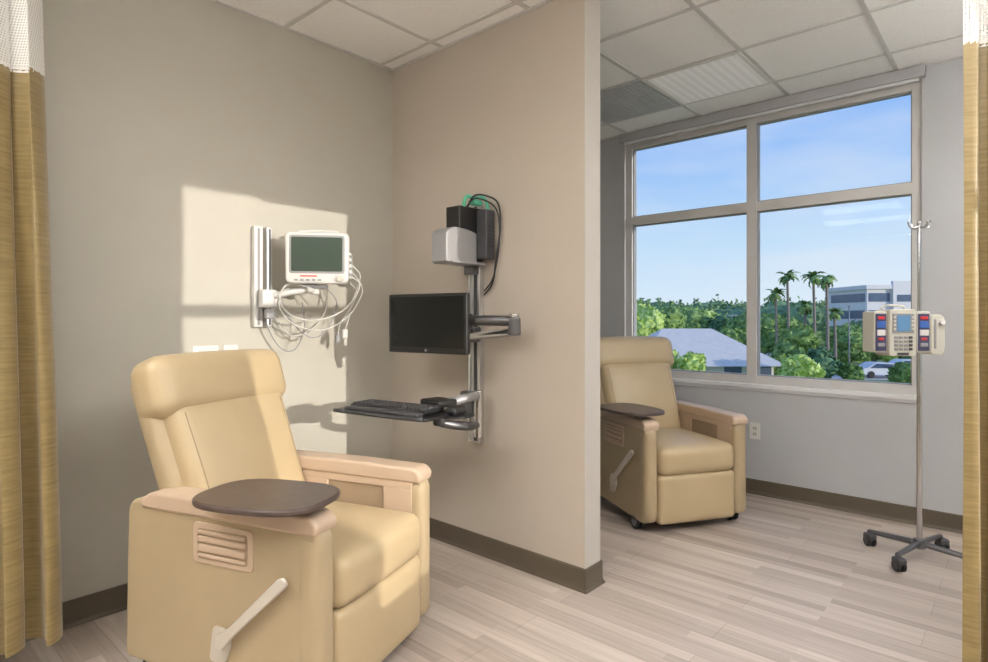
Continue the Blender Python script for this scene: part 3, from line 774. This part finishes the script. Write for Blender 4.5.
def palm(a, b, ztop, seed=0, fr=1.7, nf=22):
    rnd = random.Random(seed); c = S(a,b,0)
    e = group('palm_tree', (c.x,c.y,GZ)); H = ztop-GZ-0.7
    tube('trunk', [(0,0,0),(0.12,0.05,H*0.5),(0.05,0.15,H)], lambda t: 0.17-0.05*t, M['trunk'], e)
    bm = bmesh.new()
    for i in range(nf):
        an = 2*pi*i/nf+rnd.uniform(-.2,.2); el = rnd.uniform(-0.7,1.25); Lf = fr*rnd.uniform(0.8,1.1)
        dx, dy = math.cos(an), math.sin(an)
        prev=None; p = Vector((0.05,0.15,H)); ang = el
        K=9
        for j in range(K+1):
            t=j/K
            w_ = 0.30*math.sin(pi*min(1,t*0.9+0.12))*(0.55 if j%2 else 1.0)
            sd = Vector((-dy,dx,0))*w_
            cur = (bm.verts.new(p+sd-Vector((0,0,w_*0.5))), bm.verts.new(p), bm.verts.new(p-sd-Vector((0,0,w_*0.5))))
            if prev:
                bm.faces.new((prev[0],prev[1],cur[1],cur[0])); bm.faces.new((prev[1],prev[2],cur[2],cur[1]))
            prev=cur
            p = p + Vector((dx*math.cos(ang),dy*math.cos(ang),math.sin(ang)))*Lf/K
            ang -= 0.21
    finish(bm, 'fronds', M['leafA'], e)
    bm = bmesh.new(); blob(bm, (0.05,0.15,H-0.25), 0.38, sub=2); finish(bm, 'crown', M['leafD'], e)

# distant tree belt
bm = bmesh.new(); rnd = random.Random(11)
for i in range(170):
    b_ = rnd.uniform(125,200); a_ = b_*rnd.uniform(0.16,0.82)
    if b_ < 165 and 38 < a_ < 66: b_ += 45
    r_ = rnd.uniform(3.5,6.5); z_ = 1.24 + rnd.uniform(7,16)*b_/594 - r_*0.8
    p = S(a_,b_,0); blob(bm, (p.x,p.y,z_), r_, sub=2, freq=0.35, leaves=90, ls=0.8, rnd=rnd); blob(bm, (p.x+2,p.y+2,z_-r_), r_*1.2, sub=2, freq=0.35, leaves=60, ls=0.8, rnd=rnd)
finish(bm, 'tree_line', M['leafB'], smooth=False, recalc=False)
T = [ (0.25,74,2.9,4.2,'leafC',1),(0.29,84,3.2,4.5,'leafA',2),(0.33,94,3.4,5,'leafA',3),(0.385,90,2.4,4,'leafD',4),
 (0.425,84,1.8,4,'leafA',5),(0.475,72,1.9,3.4,'leafA',6),(0.512,53,0.7,2.5,'leafA',7),
 (0.553,50,-1.2,2.1,'leafD',9),(0.585,82,0.8,3.6,'leafA',10),(0.62,86,0.9,3.4,'leafD',11),(0.655,92,0.9,3.6,'leafA',12),
 (0.69,84,-0.2,3.0,'leafD',13),(0.36,102,2.6,4,'leafC',14),(0.20,76,3.4,4.5,'leafA',16),
 (0.72,100,2.0,4.0,'leafA',19),(0.47,50,-1.9,1.8,'leafA',20),(0.64,74,-1.2,2.2,'leafA',21),(0.70,72,-1.8,2.0,'leafD',22),
 (0.60,72,-0.6,2.4,'leafA',23),(0.665,73,-1.4,2.0,'leafC',24),(0.515,45,-1.6,1.7,'leafC',25),(0.40,66,0.2,2.4,'leafA',26)]
for u,b_,zt_,r_,mm,sd in T: tree(u*b_, b_, zt_, r_, M[mm], seed=sd)
tree(0.285*42, 42, -0.9, 1.7, M['leafC'], seed=31, n=7)
tree(0.335*41, 41, -1.2, 1.5, M['leafC'], seed=32, n=7)
tree(0.60*49, 49, -2.6, 1.3, M['leafA'], seed=33, n=6)
tree(0.69*50, 50, -2.6, 1.3, M['leafA'], seed=34, n=6)
for u,b_,zt_,sd in ((0.476,64,4.6,1),(0.496,62,6.3,2),(0.540,62,6.3,3),(0.562,59,5.9,4),(0.575,66,2.6,5),(0.525,68,3.4,6)):
    palm(u*b_, b_, zt_, sd, fr=1.5)
c = S(0.598*64,64,0); e = group('street_lamp', (c.x,c.y,GZ))
tube('post', [(0,0,0),(0,0,7.0)], 0.07, M['greyp'], e, smooth_path=False)
rbox('lamp_head', (0.8,0.25,0.12), (0.3,0,7.0), M['greyp'], e, bev=0.03)

# pale-roofed house
c = S(17.6,53,0); e = group('house', (c.x,c.y,GZ), SR)
boxes('walls', [((-5.6,-5.0,0),(5.0,5.0,2.2))], M['bwall'], e)
boxes('windows', [((x,-5.05,0.8),(x+1.4,-4.99,1.8)) for x in (-5,-2,1,3.4)], M['bglass'], e)
bm = bmesh.new()
q = [bm.verts.new(v_) for v_ in ((-6.2,-5.9,1.9),(5.8,-5.9,1.9),(5.8,5.9,1.9),(-6.2,5.9,1.9),(-2.6,0,4.8),(1.8,0,4.8))]
for f in ((0,1,5,4),(1,2,5),(2,3,4,5),(3,0,4),(3,2,1,0)): bm.faces.new([q[i] for i in f])
finish(bm, 'roof', M['roof'], e, smooth=False)
# office building
c = S(72.5,110,0); e = group('office_building', (c.x,c.y,GZ), SR)
boxes('walls', [((-7.2,-6,0),(9,6,10.8)), ((-3,-6.6,0),(2,-6,12.2)), ((-7.6,-6.5,10.8),(9.4,6.4,11.5))], M['bwall'], e)
boxes('window_bands', [((-6.9,-6.08,z_),(-3.2,-5.98,z_+1.5)) for z_ in (2.6,5.6,8.6)]+[((2.3,-6.08,z_),(8.6,-5.98,z_+1.5)) for z_ in (2.6,5.6,8.6)]
      +[((-2.3,-6.68,z_),(1.3,-6.58,z_+1.2)) for z_ in (5.6,8.6)]+[((-7.26,-5.5,z_),(-7.18,5.0,z_+1.5)) for z_ in (2.6,5.6,8.6)], M['bglass'], e)
c = S(52,150,0); e = group('low_building', (c.x,c.y,GZ), SR)
boxes('walls', [((-9,-5,0),(9,5,6.5))], M['bwall'], e); boxes('window_bands', [((-8,-5.1,3),(8,-4.98,4.4))], M['bglass'], e)
def car(a, b, m, rz=0):
    c = S(a,b,0); e = group('parked_car', (c.x,c.y,GZ+0.05), SR+rz)
    body = round_poly([(-2.2,0.3),(2.2,0.3),(2.25,0.75),(1.4,0.92),(0.8,1.42),(-0.9,1.45),(-1.7,0.98),(-2.25,0.85)], 0.15, 3)
    prism('body', body, 1.7, m, e, loc=(0,0.85,0), rot=(pi/2,0,0), bev=0.05)
    gl = round_poly([(-1.45,0.95),(1.15,0.93),(0.72,1.34),(-0.85,1.37)], 0.05, 2)
    prism('glazing', gl, 1.74, M['bglass'], e, loc=(0,0.87,0), rot=(pi/2,0,0), bev=0.0)
    for x in (-1.35,1.35):
        for y in (-0.8,0.8): cyl('wheel', 0.33, 0.2, (x,y,0.33), M['rubber'], e, rot=(pi/2,0,0))
for i,(a,b,m_) in enumerate(((37.0,57,'carw'),(42.5,61,'carw'))):
    car(a,b,M[m_])

# ------------------------------------------------------------------ sky, sun
w = bpy.data.worlds.new('sky'); scene.world = w; w.use_nodes = True
N, L = w.node_tree.nodes, w.node_tree.links
bg = N['Background']
tc = N.new('ShaderNodeTexCoord'); sp = N.new('ShaderNodeSeparateXYZ'); L.new(tc.outputs['Generated'], sp.inputs[0])
rp = N.new('ShaderNodeValToRGB'); cr = rp.color_ramp
cr.elements[0].position = 0.0; cr.elements[0].color = (0.25,0.28,0.22,1)
cr.elements[1].position = 1.0; cr.elements[1].color = (0.16,0.32,0.80,1)
for p_,c_ in ((0.499,(0.30,0.34,0.28)),(0.503,(0.76,0.88,0.98)),(0.56,(0.58,0.78,0.98)),(0.62,(0.35,0.58,0.97)),(0.70,(0.23,0.44,0.93))):
    q = cr.elements.new(p_); q.color = (*c_,1)
mr = N.new('ShaderNodeMapRange'); mr.inputs['From Min'].default_value = -1; L.new(sp.outputs[2], mr.inputs['Value'])
L.new(mr.outputs['Result'], rp.inputs['Fac'])
mp = N.new('ShaderNodeMapping'); mp.inputs['Scale'].default_value = (2.2,2.2,9); L.new(tc.outputs['Generated'], mp.inputs['Vector'])
nz = N.new('ShaderNodeTexNoise'); nz.inputs['Scale'].default_value = 1.6; nz.inputs['Detail'].default_value = 6
L.new(mp.outputs['Vector'], nz.inputs['Vector'])
cl = N.new('ShaderNodeValToRGB'); cl.color_ramp.elements[0].position = 0.46; cl.color_ramp.elements[0].color=(0,0,0,1)
cl.color_ramp.elements[1].position = 0.80; cl.color_ramp.elements[1].color=(0.5,0.5,0.5,1)
L.new(nz.outputs['Fac'], cl.inputs['Fac'])
mx = N.new('ShaderNodeMix'); mx.data_type='RGBA'
L.new(cl.outputs['Color'], mx.inputs[0]); L.new(rp.outputs['Color'], mx.inputs[6]); mx.inputs[7].default_value = (0.90,0.91,0.95,1)
L.new(mx.outputs[2], bg.inputs['Color']); bg.inputs['Strength'].default_value = 1.0

sl = bpy.data.lights.new('sun', 'SUN'); sl.energy = 2.7; sl.color = (1,0.93,0.83); sl.angle = math.radians(0.3)
so = bpy.data.objects.new('sun', sl); COL.objects.link(so)
so.rotation_euler = Vector((-0.136,1,-0.1178)).to_track_quat('-Z','Y').to_euler()
so.location = (3,-8,4)

# ------------------------------------------------------------------ camera
cd = bpy.data.cameras.new('camera'); co = bpy.data.objects.new('camera', cd); COL.objects.link(co)
cd.sensor_width = 36; cd.lens = 594/988*36; cd.shift_y = -13/988
cd.clip_start = 0.05; cd.clip_end = 1500
co.location = (0,0,1.24)
co.rotation_euler = Vector((0.7455,0.6664,0)).to_track_quat('-Z','Y').to_euler()
scene.camera = co
